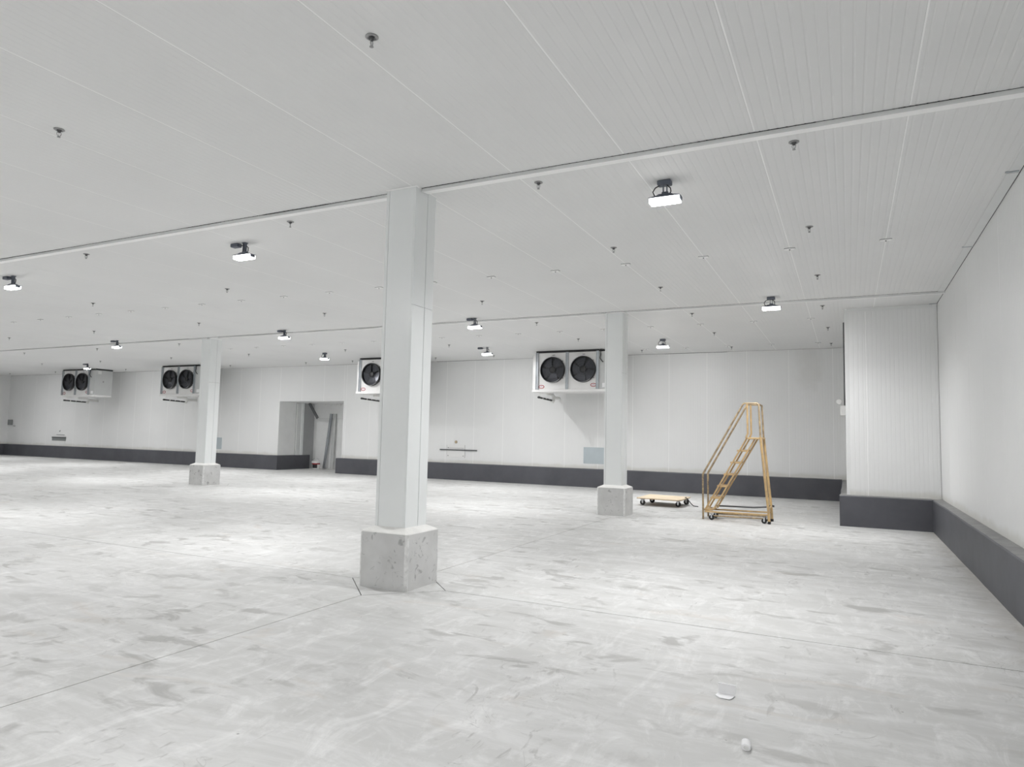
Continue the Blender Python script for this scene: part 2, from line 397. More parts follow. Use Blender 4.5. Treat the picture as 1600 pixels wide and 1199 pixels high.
wall_panels(wb, YB, DX1, BX+.02, CURB-.04, ZC-.002, bj, '-y')
wall_panels(wb, YB, DX0, DX1, DZ, ZC-.002, bj, '-y')
wr = struct('wall_right', MB().box(XR+.0019, XR+.12, YN, BY+.1, 0, ZC), M['caulk'], 'white panel wall at the right edge of the picture', 'wall')
wall_panels(wr, XR, YN, BY, CURB-.04, ZC-.002, [BY-1.17*k for k in range(1, 22)], '-x')
wl = struct('wall_left', MB().box(XL-.12, XL-.0019, YN, YB, 0, ZC), M['caulk'], 'far white end wall at the left edge of the picture', 'wall')
wall_panels(wl, XL, YN, YB, CURB-.04, ZC-.002, [YB-1.17*k for k in range(1, 27)], '+x')
wf = struct('wall_front', MB().box(XL, XR, YN-.12, YN-.003, 0, ZC), M['panel'], 'white wall behind the camera', 'wall')
# dark open lines and light angles where walls meet the ceiling
t4 = struct('trim_4', MB().box(XR-.006, XR-.001, YN, BY, ZC-.006, ZC-.001), M['seam'], 'dark line where the right wall meets the ceiling', 'trim')
for k, (a, b) in enumerate([(YN, -1.6), (-1.6, 4.2), (4.2, 7.96), (7.97, 10.8), (10.81, BY)]):
    part('ceiling_angle', MB().box(XR-.105-.006*(k % 2), XR-.008, a+.004, b-.004, ZC-.005-.002*(k % 2), ZC-.0008), M['trim'], t4)
    part('end_tab', MB().box(XR-.13, XR-.02, b-.05, b-.02, ZC-.012, ZC-.004), M['galv'], t4)
rg = random.Random(5); mb = MB(); x_ = XL
while x_ < BX-.2:
    x2 = min(BX-.1, x_+rg.uniform(.5, 2.2)); u = rg.choice((.002, .003, .006, .009)); mb.box(x_, x2, YB-.004, YB-.0005, ZC-u, ZC-.0005); x_ = x2
struct('trim_5', mb, M['seam'], 'broken dark line where the back wall meets the ceiling', 'trim')
# bump-out in the right back corner
wc = struct('wall_corner', MB().box(BX+.0019, XR+.05, BY+.0019, YB+.1, 0, ZC), M['caulk'], 'boxed-out white panel corner right of the yellow ladder', 'wall')
wall_panels(wc, BY, BX+.035, XR-.003, CURB-.04, ZC-.02, [.33], '-y')
wall_panels(wc, BX, BY+.04, YB-.01, CURB-.04, ZC-.002, [BY+1.2*k for k in range(1, 6)], '-x')
part('corner_angle', MB().loft([[(BX-.004, BY+.06, z), (BX-.004, BY-.004, z), (BX+.05, BY-.004, z), (BX+.05, BY+.002, z), (BX+.002, BY+.002, z), (BX+.002, BY+.06, z)] for z in (CURB-.01, ZC-.03)]), M['trim'], wc)
part('top_angle', MB().box(BX+.04, XR-.08, BY-.004, BY+.002, ZC-.075, ZC-.004), M['trim'], wc)
part('corner_seam', MB().box(XR-.004, XR-.0005, BY-.0015, BY+.004, CURB, ZC-.02), M['seam'], wc)
# recess in the back wall
mb = MB().box(DX0-.12, DX0-.0, YB+.12, RY+.1, 0, DZ+.1)
wa = struct('wall_recess_left', mb, M['alcove_shade'], 'ribbed left side of the recess, grey inner end coloured as shade', 'wall')
wall_panels(wa, DX0+.004, YB+.001, YB+.98, CURB-.04, DZ-.002, [], '+x', 'alcove')
wab = struct('wall_recess_back', MB().box(DX0, -17.0, RY, RY+.08, 0, 2.18), M['alcove'], 'grey back of the recess behind the paint pail and studs', 'wall')
part('header_panel', MB().box(DX0, -17.0, RY-.012, RY+.08, 2.185, DZ+.05), M['alcove'], wab)
struct('ceiling_recess', MB().box(DX0, -17.0, YB+.12, RY+.08, DZ, DZ+.06), M['alcove'], 'grey soffit of the recess', 'ceiling')
part('jamb_strip', MB().bbox(DX0, DX0+.05, YB+.99, YB+1.22, CURB-.02, DZ-.01, .006), M['trim'], wa)
part('jamb_flange', MB().bbox(DX0, DX0+.09, YB+1.23, YB+1.37, CURB-.02, DZ-.01, .006), M['clad'], wa)
struct('wall_recess_right', MB().box(DX1-.0, DX1+.1, YB+.12, RY, 0, DZ), M['alcove'], 'hidden right side of the recess', 'wall')
mb = MB()
for k in range(9):
    x = -20.6+.3*k+random.uniform(-.08, .08); r = random.uniform(.03, .06)
    mb.lathe([(.3*r, -r*.6), (r, -.2*r), (r*.9, .3*r), (.2*r, .5*r)], 8, (x, RY-.05, DZ-.03))
part('sealant_lump', mb, M['caulk'], wab, True)['kind'] = 'stuff'

# ------------------------------------------------------------------ charcoal curbs
def curb_run(name, a, b, face, depth, axis, sgn, label, z=CURB):
    """curb along axis; face = coordinate of its room side, sgn = direction from face to wall"""
    n = max(2, int(abs(b-a)/.6)); mb = MB(); rings = []
    rng = random.Random(name)
    for k in range(n+1):
        t = a+(b-a)*k/n; dz = rng.uniform(-.005, .005); df = rng.uniform(-.004, .004)
        prof = [(face+sgn*df, 0), (face+sgn*df, z-.015+dz), (face+sgn*(.012+df), z+dz), (face+sgn*depth, z+.008), (face+sgn*depth, 0)]
        rings.append([(t, p, h) if axis == 'x' else (p, t, h) for p, h in prof])
    mb.loft(rings)
    o = struct(name, mb, M['curb'], label, 'curb')
    # worn grey top
    mb = MB(); rings = []
    rng = random.Random(name)
    for k in range(n+1):
        t = a+(b-a)*k/n; dz = rng.uniform(-.005, .005); df = rng.uniform(-.004, .004)
        prof = [(face+sgn*(.013+df), z+dz), (face+sgn*(.013+df), z+dz+.002), (face+sgn*depth, z+.011), (face+sgn*depth, z+.006)]
        rings.append([(t, p, h) if axis == 'x' else (p, t, h) for p, h in prof])
    mb.loft(rings)
    part('curb_top', mb, M['curbtop'], o)
    return o
curb_run('baseboard_back', XL, DX0+.15, YCB, YB-YCB, 'x', 1, 'charcoal curb along the back wall left of the recess')
curb_run('baseboard_recess', YCB+.001, YB+1.75, DX0+.15, .15, 'y', -1, 'charcoal curb turning into the recess')
curb_run('baseboard_middle', -18.02, BX-.14, YCB, YB-YCB, 'x', 1, 'charcoal curb along the back wall between recess and ladder')
curb_run('baseboard_corner', BX-.135, XCR, BY-.15, .15, 'x', 1, 'charcoal curb across the front of the boxed-out corner')
curb_run('baseboard_side', BY+.002, YB, BX-.13, .13, 'y', 1, 'charcoal curb down the side of the boxed-out corner', CURB-.02)
curb_run('baseboard_right', YN, BY-.0, XCR, XR-XCR, 'y', 1, 'charcoal curb along the right wall')
curb_run('baseboard_left', YN, YCB-.001, XL+.15, .15, 'y', -1, 'charcoal curb along the far left wall')

# ------------------------------------------------------------------ columns
def column(cx, cy, label, hw=.193, bw=.302, bh=.57):
    t = thing('column', label, 'column', (cx, cy, 0), 0, 'white clad columns on concrete bases')
    c = .028
    sq = lambda h, cc: [(cx-h+cc, cy-h), (cx+h-cc, cy-h), (cx+h, cy-h+cc), (cx+h, cy+h-cc), (cx+h-cc, cy+h), (cx-h+cc, cy+h), (cx-h, cy+h-cc), (cx-h, cy-h+cc)]
    b = part('concrete_base', MB().prism(sq(bw, c), 0, bh-.004), M['base'], t)
    part('mortar_cap', MB().loft([[(x, y, bh-.004) for x, y in sq(bw, c)], [(x, y, bh+.006) for x, y in sq(bw-.006, c)], [(x, y, bh+.05) for x, y in sq(hw+.004, .002)]]), M['basetop'], b)
    for sx, sy in ((-1, -1), (1, -1), (1, 1)):
        x, y = cx+sx*(bw-c/2), cy+sy*(bw-c/2); e = c*.55
        part('corner_bead', MB().loft([[(x-sx*e*1.1, y+sy*e*.98, z), (x+sx*e*.98, y-sy*e*1.1, z), (x+sx*e*.8+sx*.004, y-sy*e*.8+sy*.004, z), (x-sx*e*.8+sx*.004, y+sy*e*.8+sy*.004, z)] for z in (.004, bh-.01)]), M['edge'], b)
    z0, z1 = bh+.02, ZC-.002
    part('core', MB().box(cx-hw+.012, cx+hw-.012, cy-hw+.012, cy+hw-.012, z0, z1), M['seam'], t)
    s = .003
    # front sheet, left corner angle, right near sheet, right far angle wrapping the back
    part('cladding_panel', MB().bbox(cx-hw+.040, cx+hw-.02, cy-hw, cy-hw+.011, z0, z1, .001), M['clad'], t)
    part('cladding_panel', MB().loft([[(cx-hw, cy+hw-.012, z), (cx-hw, cy-hw, z), (cx-hw+.036, cy-hw, z), (cx-hw+.036, cy-hw+.011, z), (cx-hw+.011, cy-hw+.011, z), (cx-hw+.011, cy+hw-.012, z)] for z in (z0, z1)]), M['clad'], t)
    zm = 2.98
    for za, zb in ((z0, zm-.0015), (zm+.0015, z1)):
        part('cladding_panel', MB().loft([[(cx+hw, cy+.034, z), (cx+hw, cy-hw, z), (cx+hw-.0185, cy-hw, z), (cx+hw-.0185, cy-hw+.010, z), (cx+hw-.011, cy-hw+.011, z), (cx+hw-.011, cy+.034, z)] for z in (za, zb)]), M['clad'], t)
        part('cladding_panel', MB().loft([[(cx+hw+.003, cy+.039, z), (cx+hw+.003, cy+hw, z), (cx-hw, cy+hw, z), (cx-hw, cy+hw-.011, z), (cx+hw-.010, cy+hw-.011, z), (cx+hw-.010, cy+.039, z)] for z in (za, zb)]), M['clad'], t)
    e = .006
    part('sealant_bead', MB().loft([[(x, y, ZC-.012) for x, y in sq(hw+.002, .001)], [(x, y, ZC-.001) for x, y in sq(hw+.010, .001)]]), M['caulk'], t)
    return t
column(-4.345, 6.16, 'nearest and largest white clad column with scuffed concrete base, centre of the picture')
column(-4.45, 14.05, 'farther white clad column standing left of the plywood dolly')
column(-16.92, 14.08, 'leftmost white clad column in front of the second fan unit from the left')

# ------------------------------------------------------------------ LED lamps
def make_lamp(loc, label, bx):
    t = thing('ceiling_lamp', label, 'lamp', loc, 0, 'LED lamps on the ceiling')
    def p(n, mb, m, sm=False, par=None): return part(n, mb, m, par or t, sm, False)
    jb = p('junction_box', MB().bbox(bx-.075, bx+.065, -.045, .045, -.052, -.001, .006), M['lampd'])
    p('gland', MB().lathe([(.014, 0), (.016, .02), (.011, .035)], 10, (bx+.062 if bx < 0 else bx+.03, 0, -.03), 'x'), M['lampd'], True, jb)
    p('ceiling_bracket', MB().bbox(-.035, .035, -.03, .03, -.012, -.001, .003).box(-.022, -.016, -.02, .02, -.15, -.01).box(.016, .022, -.02, .02, -.15, -.01), M['lampd'])
    p('pivot', MB().lathe([(.018, -.032), (.018, .032)], 10, (0, 0, -.135), 'x'), M['lampd'], True)
    p('housing', MB().loft([[(sx*a, sy*b, z) for sx, sy in ((-1, -1), (1, -1), (1, 1), (-1, 1))] for a, b, z in ((.160, .066, -.188), (.160, .066, -.182), (.09, .045, -.165), (.06, .03, -.145))]), M['lampd'])
    fr = MB(); W, D, z0, z1, th = .155, .058, -.240, -.186, .005
    for x0, x1, y0, y1 in ((-W, W, -D, -D+th), (-W, W, D-th, D), (-W, -W+th, -D+th, D-th), (W-th, W, -D+th, D-th)): fr.box(x0, x1, y0, y1, z0, z1)
    p('lens', fr, M['lens'])
    for s in (-1, 1): p('end_cap', MB().bbox(s*.163-.006, s*.163+.006, -.04, .04, -.222, -.182, .003), M['lampd'])
    if bx < -.05:
        pts = [(bx+.09, 0, -.03), (-.04, .01, -.04), (.01, .02, -.045), (.05, .02, -.07), (.058, .01, -.12), (.05, 0, -.165)]
    else:
        pts = [(bx-.05, -.01, -.045), (-.10, -.015, -.07), (-.125, -.015, -.11), (-.11, -.01, -.15), (-.07, 0, -.172)]
        p('cable_loop', MB().tube([(.02, 0, -.05), (.055, .0, -.085), (.06, 0, -.12), (.04, 0, -.165)], .006, 6), M['black'], True)
    p('cable', MB().tube(pts, .0065, 6), M['black'], True)
    link('led_module', SPOT_DATA, t, (0, 0, -.211))
    # four angled modules throw the light wide but never above the horizontal
    for px, py, ax, ay in ((-.095, 0, 0, 1), (.095, 0, 0, -1), (0, -.03, -1, 0), (0, .03, 1, 0)):
        link('led_diffuser', LAMP_DATA if px else LAMP_ALONG, t, (px, py, -.252), (ax*TILT, ay*TILT*.62, 0))
    return t
def area(name, sx, sy, e):
    d = bpy.data.lights.new(name, 'AREA'); d.shape = 'RECTANGLE'; d.size = sx; d.size_y = sy; d.energy = e; d.color = (.992, .990, 1.0); return d
SPOT_DATA = area('led_module', .26, .010, SPOT_W); LAMP_DATA = area('led_diffuser', .08, .05, LAMP_W/4)
TILT = math.radians(34); LAMP_DATA.spread = math.radians(106)
LAMP_ALONG = area('led_diffuser', .08, .05, LAMP_W/4); LAMP_ALONG.spread = math.radians(132)
ROW1 = 'lit LED lamp just beyond the nearer ceiling batten, '
ROW2 = 'lit LED lamp just before the farther ceiling batten, '
ROW3 = 'lit LED lamp on the ceiling near the back wall, '
LAMPS = [(-1.67, 6.87, ROW1+'rightmost and brightest in the picture', .0), (-7.72, 6.89, ROW1+'left of the nearest column', -.17), (-13.44, 6.86, ROW1+'at the left edge of the picture', -.19),
         (-1.25, 13.33, ROW2+'above the ladder', .0), (-7.65, 13.5, ROW2+'between the two right columns', -.13),
         (-13.41, 13.43, ROW2+'above the recess', -.15), (-20.2, 13.33, ROW2+'leftmost, left of the far left column', -.19),
         (-4.42, 18.03, ROW3+'right of both right columns', .0), (-9.83, 18.15, ROW3+'left of the right fan unit', -.24),
         (-15.9, 17.8, ROW3+'above the recess', .0), (-21.4, 18.0, ROW3+'behind the left column', -.1), (-29.0, 17.9, ROW3+'above the leftmost fan unit', -.19)]
protoA = protoB = None
for x, y, lb, bx in LAMPS:
    make_lamp((x, y, ZC), lb, bx)
OUT = ['%s past the left edge beyond the nearer batten' % o for o in ('first', 'second', 'third', 'fourth')] + ['first past the left edge before the farther batten', 'second past the left edge before the farther batten', 'last past the left edge near the back wall'] + \
      ['%s from the right in the row over the camera' % o for o in ('first', 'second', 'third', 'fourth', 'fifth')] + ['%s from the right in the row behind the camera' % o for o in ('first', 'second', 'third')]
p0 = [o for o in COL.objects if o.name.startswith('ceiling_lamp')][1]
# the same rows carry on outside the frame: beside and behind the camera
for k, (x, y) in enumerate([(-19.2, 6.88), (-25.2, 6.88), (-31.2, 6.88), (-37.0, 6.88), (-27.8, 13.4), (-33.5, 13.4), (-36.6, 18.0), (-1.67, .4), (-7.7, .4), (-13.5, .4), (-19.4, .4), (-26.0, .4), (-1.67, -5.5), (-7.7, -5.5), (-13.5, -5.5)]):
    dup(p0, (x, y, ZC), 'LED lamp outside the picture, ' + OUT[k])

# ------------------------------------------------------------------ sprinklers
def make_sprinkler(loc, label):
    t = thing('sprinkler', label, 'sprinkler', loc, random.uniform(0, 3), 'pendent sprinklers on the ceiling')
    p = lambda n, mb, m: part(n, mb, m, t, True, False)
    p('escutcheon', MB().lathe([(.045, -.0005), (.045, -.005), (.037, -.010), (.030, -.011), (.027, -.005), (.012, -.004)], 20), M['sprk'])
    p('body', MB().lathe([(.021, -.004), (.019, -.016), (.013, -.022), (.010, -.030)], 12), M['sprd'])
    arms = MB()
    for s in (-1, 1): arms.tube([(s*.010, 0, -.022), (s*.016, 0, -.036), (s*.014, 0, -.052), (s*.004, 0, -.066)], .0028, 6)
    p('frame_arm', arms, M['sprk'])
    p('bulb', MB().tube([(0, 0, -.028), (0, 0, -.064)], .0028, 6), M['chrome'])
    p('deflector', MB().lathe([(.004, -.064), (.0145, -.070), (.015, -.073), (.003, -.075)], 12), M['sprk'])
    return t
ROWS = [(3.53, 'in the row nearest the camera', [-2.86, -6.37]), (6.40, 'in the row hugging the nearer batten', [-.4, -2.9, -6.38, -10.59]),
        (9.07, 'in the first row beyond the nearer batten', [-.4, -2.93, -10.57, -14.65]),
        (11.79, 'in the row before the farther batten', [-.41, -2.94, -6.53, -10.59, -14.68, -18.91, -23.06]),
        (14.5, 'in the row just beyond the farther batten', [-.42, -2.94, -6.55, -18.9, -23.02, -27.3]),
        (17.3, 'in the row before the fan units', [-.39, -2.96, -6.56, -10.67, -14.6, -18.91, -22.95, -27.2, -31.2]),
        (20.1, 'in the last row along the back wall', [-.38, -2.96, -5.57, -10.63, -12.93, -16.6, -18.88, -23.0, -29.7, -35.07, -39.0])]
ORD = ['first', 'second', 'third', 'fourth', 'fifth', 'sixth', 'seventh', 'eighth', 'ninth', 'tenth', 'eleventh']
sp0 = None
for y, rl, xs in ROWS:
    for k, x in enumerate(xs):
        lb = f'ceiling sprinkler {rl}, {ORD[k]} from the right'
        if sp0 is None: sp0 = make_sprinkler((x, y, ZC), lb)
        else: dup(sp0, (x, y, ZC), lb, random.uniform(0, 3))

# ------------------------------------------------------------------ fan units (evaporators)
YF = 19.5
def make_unit(x0, label):
    """x0: left edge of the left channel; local origin at (x0, YF, ZC)"""
    t = thing('evaporator', label, 'cooling unit', (x0, YF, ZC), 0, 'twin-fan cooling units along the back wall')
    def p(n, mb, m, sm=False, par=None): return part(n, mb, m, par or t, sm, False)
    zt, zb = -.065, -1.21; W = 2.08; D = .80; E = .40
    p('casing', MB().bbox(0, W, 0, D, zb, zt, .006), M['alu'])
    p('end_cover', MB().bbox(-.13, -.004, .02, D, zb-.0, zt-.05, .01), M['alu'])
    ec = p('end_cover', MB().bbox(W+.004, W+E, .0, D, zb, zt, .01), M['aluside'])
    p('junction_box', MB().bbox(W+E, W+E+.03, .10, .25, -.25, -.11, .006), M['white'], False, ec)
    p('warning_label', MB().box(W+.10, W+.28, -.0035, .0, zb+.05, zb+.18), M['paper'], False, ec)
    p('badge', MB().box(W+E, W+E+.004, .34, .40, -.63, -.55), M['grey'], False, ec)
    p('drain_pan', MB().loft([[(-.13, -.02, z+d) if k == 0 else (W+E, -.02, z+d) if k == 1 else (W+E, D, z+d) if k == 2 else (-.13, D, z+d) for k in range(4)] for z, d in ((zb-.075, 0), (zb-.001, 0))]), M['alu'])
    for x in (0, W/2-.035, W-.09):
        c = MB()
        w_ = .085
        c.box(x, x+w_, -.028, -.001, zb+.0, zt+.01); 
        c.box(x, x+.012, -.045, -.028, zb, zt+.01).box(x+w_-.012, x+w_, -.045, -.028, zb, zt+.01)
        p('channel', c, M['galv'])
    p('hanger_rail', MB().box(0, W-.02, -.01, .05, zt+.002, -.004).box(0, W, D-.06, D-.01, zt+.002, -.004), M['black'])
    p('side_rail', MB().box(W, W+E, .02, .05, zt+.002, -.03).box(W+E-.04, W+E, .02, D, zt+.002, -.004), M['black'])
    R = .398
    for i, fx in enumerate((.58, 1.58)):
        zc = -.605
        sh = p('fan_shroud', MB().lathe([(R-.03, .002), (R, .0), (R+.008, -.03), (R+.006, -.115), (R-.006, -.122), (R-.014, -.115), (R-.014, -.006)], 40, (fx, 0, zc), 'y', False), M['black'], True)
        p('throat_shade_disc', MB().lathe([(R-.012, -.006), (.02, -.004)], 32, (fx, 0, zc), 'y', True), M['fanin'], False, sh)  # flat dark disc paints the shaded depth behind the blades
        for k in range(5):
            a0 = 2*PI*k/5+.5+.35*i; b = MB(); vs = []; n = 6
            for j in range(n+1):
                r = .085+(R-.03-.085)*j/n
                for s, yo in ((-.60, -.014), (-.1, -.034), (.56, -.062)):
                    a = a0+s*(1-.12*j/n)+.18*j/n; vs.append((fx+r*math.sin(a), yo, zc+r*math.cos(a)))
            b.add(vs, [(j*3+c, j*3+c+1, j*3+c+4, j*3+c+3) for j in range(n) for c in (0, 1)])
            p('blade', b, M['fan'], True, sh)
        p('hub', MB().lathe([(.10, -.012), (.10, -.066), (.085, -.076), (.02, -.078)], 20, (fx, 0, zc), 'y'), M['black'], True, sh)
        gd = MB()
        for r in (.12, .20, .28, R-.012):
            gd.tube([(fx+r*math.sin(2*PI*k/32), -.118, zc+r*math.cos(2*PI*k/32)) for k in range(32)], .0022 if r < .3 else .005, 5, True)
        for k in range(4):
            a = PI/4*(2*k+1); gd.tube([(fx+.08*math.sin(a), -.120, zc+.08*math.cos(a)), (fx+(R+.006)*math.sin(a), -.120, zc+(R+.01)*math.cos(a))], .003, 5)
        p('wire_guard', gd, M['galvd'], True, sh)
        rim = MB().tube([(fx+(R-.004)*math.sin(2.45+3.7*k/30), -.125, zc+(R-.004)*math.cos(2.45+3.7*k/30)) for k in range(31)], .006, 5)
        p('rim_wire', rim, M['chrome'], True, sh)
        for a in (.85, 2.25, 4.0):
            p('guard_clip', MB().bbox(fx+(R+.02)*math.sin(a)-.012, fx+(R+.02)*math.sin(a)+.012, -.02, -.0, zc+(R+.02)*math.cos(a)-.012, zc+(R+.02)*math.cos(a)+.012, .003), M['galvd'], False, sh)
        p('bay_tag', MB().box(fx-.04, fx+.04, -.004, 0, -.150, -.128), M['grey'])
        # oval maker's badge: red ring, white field, grey scribble
        bx, bz = ((.19, -1.125) if i == 0 else (1.90, -1.085))
        o1 = p('oval_badge', MB().loft([[(bx+.098*math.cos(2*PI*k/24), y, bz+.058*math.sin(2*PI*k/24)) for k in range(24)] for y in (0, -.004)]), M['red'])
        p('badge_field', MB().loft([[(bx+.074*math.cos(2*PI*k/24), y, bz+.037*math.sin(2*PI*k/24)) for k in range(24)] for y in (-.003, -.0055)]), M['paper'], False, o1)
        p('badge_mark', MB().box(bx-.05, bx+.05, -.0068, -.005, bz-.010, bz-.003).box(bx-.04, bx+.03, -.0068, -.005, bz+.004, bz+.010), M['red'], False, o1)
    # power cable at the upper right of the front
    p('power_cable', MB().tube([(W-.01, -.02, -.05), (W+.05, -.03, -.06), (W+.06, -.05, -.17), (W+.04, -.05, -.28), (W+.09, -.05, -.36), (W+.13, -.02, -.40)], .014, 8), M['black'], True)
    p('cable_gland', MB().bbox(W+.02, W+.08, -.05, -.0, -.07, -.015, .004), M['black'])
    # condensate line running back under the pan to the wall
    zp = -1.45
    dp = p('drain_pipe', MB().tube([(.06, .12, zp), (.06, 1.14, zp-.035)], .030, 10), M['black'], True)
    for a in (.36, .62, .88): p('tape_band', MB().tube([(.06, a, zp-.008), (.06, a+.035, zp-.010)], .032, 10), M['pvc'], True, dp)
    p('pipe_hanger', MB().tube([(.06, .20, zb-.06), (.06, .20, zp+.02)], .008, 6), M['pvc'], True, dp)
    p('pipe_end', MB().lathe([(.036, 0), (.036, .09)], 10, (.06, .07, zp+.002), 'y'), M['black'], True, dp)
    p('drain_trap', MB().tube([(.10, .70, zb-.085), (.10, 1.12, zb-.095), (.10, 1.20, zb-.13), (.10, 1.21, zp-.02), (.09, 1.19, zp-.075), (.06, 1.14, zp-.037)], .052, 12), M['pvc'], True)
    p('wall_flange', MB().lathe([(.06, 0), (.06, .45)], 12, (.09, 1.24, zp+.06), 'y'), M['pvc'], True)
    return t
e0 = make_unit(-8.79, 'twin-fan cooling unit partly behind the farther right column')
dup(e0, (-15.76, YF, ZC), 'twin-fan cooling unit half hidden behind the nearest column, one fan showing')
dup(e0, (-26.37, YF, ZC), 'twin-fan cooling unit just left of the far left column')
dup(e0, (-33.40, YF, ZC), 'leftmost twin-fan cooling unit with its blank side face showing')

# ------------------------------------------------------------------ yellow rolling ladder
LY0, LY1 = 14.25, 14.80
lad = thing('rolling_ladder', 'worn tan-yellow rolling step ladder with handrails by the back wall', 'ladder', (-2.05, 14.5, 0))
for y in (LY0, LY1):
    yi = y+(.05 if y == LY0 else -.05)
    part('handrail', MB().tube([(-2.66, y, .01), (-2.668, y, .90), (-2.655, y, .935), (-1.89, y, 2.32), (-1.86, y, 2.35), (-1.62, y, 2.35), (-1.585, y, 2.32), (-1.555, y, 1.66)], .019, 8), M['tand'], lad, True)
    part('guard_post', MB().tube([(-1.805, y, 2.345), (-1.795, y, 1.75), (-1.83, y, 1.66)], .019, 8), M['tan'], lad, True)
    part('rear_leg', MB().tube([(-1.555, y, 1.68), (-1.418, y, .26), (-1.405, y, .02)], .026, 8), M['tan'], lad, True)
    part('stringer', MB().tube([(-1.82, yi, 1.655), (-2.63, yi, .20)], .017, 8), M['tan'], lad, True)
    part('stringer', MB().tube([(-1.665, yi, 1.645), (-2.465, yi, .21)], .017, 8), M['tan'], lad, True)
    part('base_rail', MB().tube([(-2.62, y, .165), (-1.41, y, .175)], .016, 8), M['tan'], lad, True)
    part('lower_rail', MB().tube([(-2.46, yi, .085), (-1.52, yi, .095)], .015, 8), M['tand'], lad, True)
for k in range(5):
    t_ = k/4; x = -2.43+.52*t_; z = .455+.962*t_
    part('tread', MB().bbox(x-.10, x+.10, LY0+.055, LY1-.055, z-.030, z+.004, .004), M['tan'], lad)
part('tread', MB().bbox(-2.66, -2.48, LY0+.03, LY1-.03, .185, .215, .004), M['tan'], lad)
part('platform', MB().bbox(-1.84, -1.52, LY0+.0, LY1-.0, 1.640, 1.675, .005), M['tan'], lad)
part('cross_bar', MB().tube([(-1.413, LY0, .30), (-1.413, LY1, .30)], .018, 8), M['tan'], lad, True)
part('cross_bar', MB().tube([(-2.62, LY0, .165), (-2.62, LY1, .165)], .018, 8), M['tan'], lad, True)
part('top_bar', MB().tube([(-1.585, LY0, 2.33), (-1.585, LY1, 2.33)], .017, 8), M['tand'], lad, True)
part('locking_bar', MB().tube([(-2.5, LY1-.02, .245), (-1.75, LY1-.02, .255), (-1.46, LY1-.02, .285)], .016, 8), M['galvd'], lad, True)
part('foot_lever', MB().tube([(-1.47, LY1-.02, .285), (-1.42, LY1-.0, .31), (-1.36, LY1, .30)], .02, 8), M['black'], lad, True)
for x, y in ((-2.50, LY0+.03), (-2.50, LY1-.03), (-1.50, LY0+.03), (-1.50, LY1-.03)):
    c = part('caster', MB().lathe([(.020, -.016), (.048, -.016), (.052, -.008), (.052, .008), (.048, .016), (.020, .016)], 18, (x, y, .052), 'y'), M['rubber'], lad, True)
    part('caster_fork', MB().box(x-.014, x+.014, y-.026, y-.020, .04, .125).box(x-.014, x+.014, y+.020, y+.026, .04, .125).bbox(x-.026, x+.026, y-.026, y+.026, .118, .130, .002), M['chrome'], c)
for y in (LY0, LY1):
    part('rubber_foot', MB().lathe([(.026, .0), (.030, .01), (.028, .05)], 10, (-1.405, y, 0)), M['rubber'], lad, True)

# ------------------------------------------------------------------ plywood dolly
dol = thing('platform_dolly', 'low plywood platform dolly on four black casters beside the farther column', 'dolly', (-4.06, 16.85, 0))
poly = [(-4.62, 16.30), (-3.62, 16.20), (-3.55, 16.36), (-3.55, 17.36), (-4.60, 17.45)]
mb = MB(); mb.prism(poly, .168, .186)
part('deck', mb, M['ply'], dol)
mb = MB(); mb.loft([[(x+dx*.001, y, z) for (x, y), dx in zip(poly, (-1, 1, 1, 1, -1))] for z in (.160, .169)])
part('deck_edge', mb, M['plye'], dol)
for x, y in ((-4.51, 16.44), (-4.46, 17.15), (-3.66, 16.48), (-3.62, 17.2)):
    c = part('caster', MB().lathe([(.018, -.018), (.058, -.018), (.064, -.010), (.064, .010), (.058, .018), (.018, .018)], 20, (x, y, .064), 'y'), M['rubber'], dol, True)
    part('caster_fork', MB().loft([[(x-.028, y-.026, .125), (x+.028, y-.026, .125), (x+.028, y-.021, .125), (x-.028, y-.021, .125)], [(x-.012, y-.026, .045), (x+.012, y-.026, .045), (x+.012, y-.021, .045), (x-.012, y-.021, .045)]])
         .loft([[(x-.028, y+.021, .125), (x+.028, y+.021, .125), (x+.028, y+.026, .125), (x-.028, y+.026, .125)], [(x-.012, y+.021, .045), (x+.012, y+.021, .045), (x+.012, y+.026, .045), (x-.012, y+.026, .045)]]), M['chrome'], c)
    part('caster_plate', MB().bbox(x-.045, x+.045, y-.04, y+.04, .125, .160, .003), M['galv'], c)
part('pull_strap', MB().tube([(-3.60, 16.95, .19), (-3.57, 16.93, .20), (-3.53, 16.92, .16), (-3.44, 16.90, .06), (-3.38, 16.88, .012), (-3.26, 16.82, .008)], .011, 6), M['black'], dol, True)

# ------------------------------------------------------------------ things on and in front of the back wall
y = YB
wp = thing('wall_plate', 'thin white access plate low on the back wall behind a dark bar', 'plate', (-12.68, y, 1.0))
part('cover', MB().bbox(-13.03, -12.29, y-.012, y-.001, .80, 1.235, .003), M['white'], wp)
part('grey_slot', MB().box(-12.98, -12.33, y-.016, y-.011, 1.118, 1.128), M['vent'], wp)  # thin grey strip across the upper part of the cover
for x, z in ((-12.98, .85), (-12.35, .85), (-12.98, 1.13)): part('screw', MB().lathe([(.02, 0), (.018, -.004)], 8, (x, y-.012, z), 'y'), M['vent'], wp)
part('frame_strip', MB().box(-12.293, -12.283, y-.010, y-.001, .79, 1.24).box(-13.036, -13.03, y-.010, y-.001, .80, 1.23), M['grey'], wp)
part('sealant_blob', MB().lathe([(.01, -.02), (.045, -.03), (.055, -.015), (.05, 0)], 10, (-12.66, y, 1.345), 'y'), M['foam'], wp, True)
sb = thing('steel_bar', 'long thin dark steel bar fixed across the white access plate', 'bar', (-12.55, y-.03, 1.06))
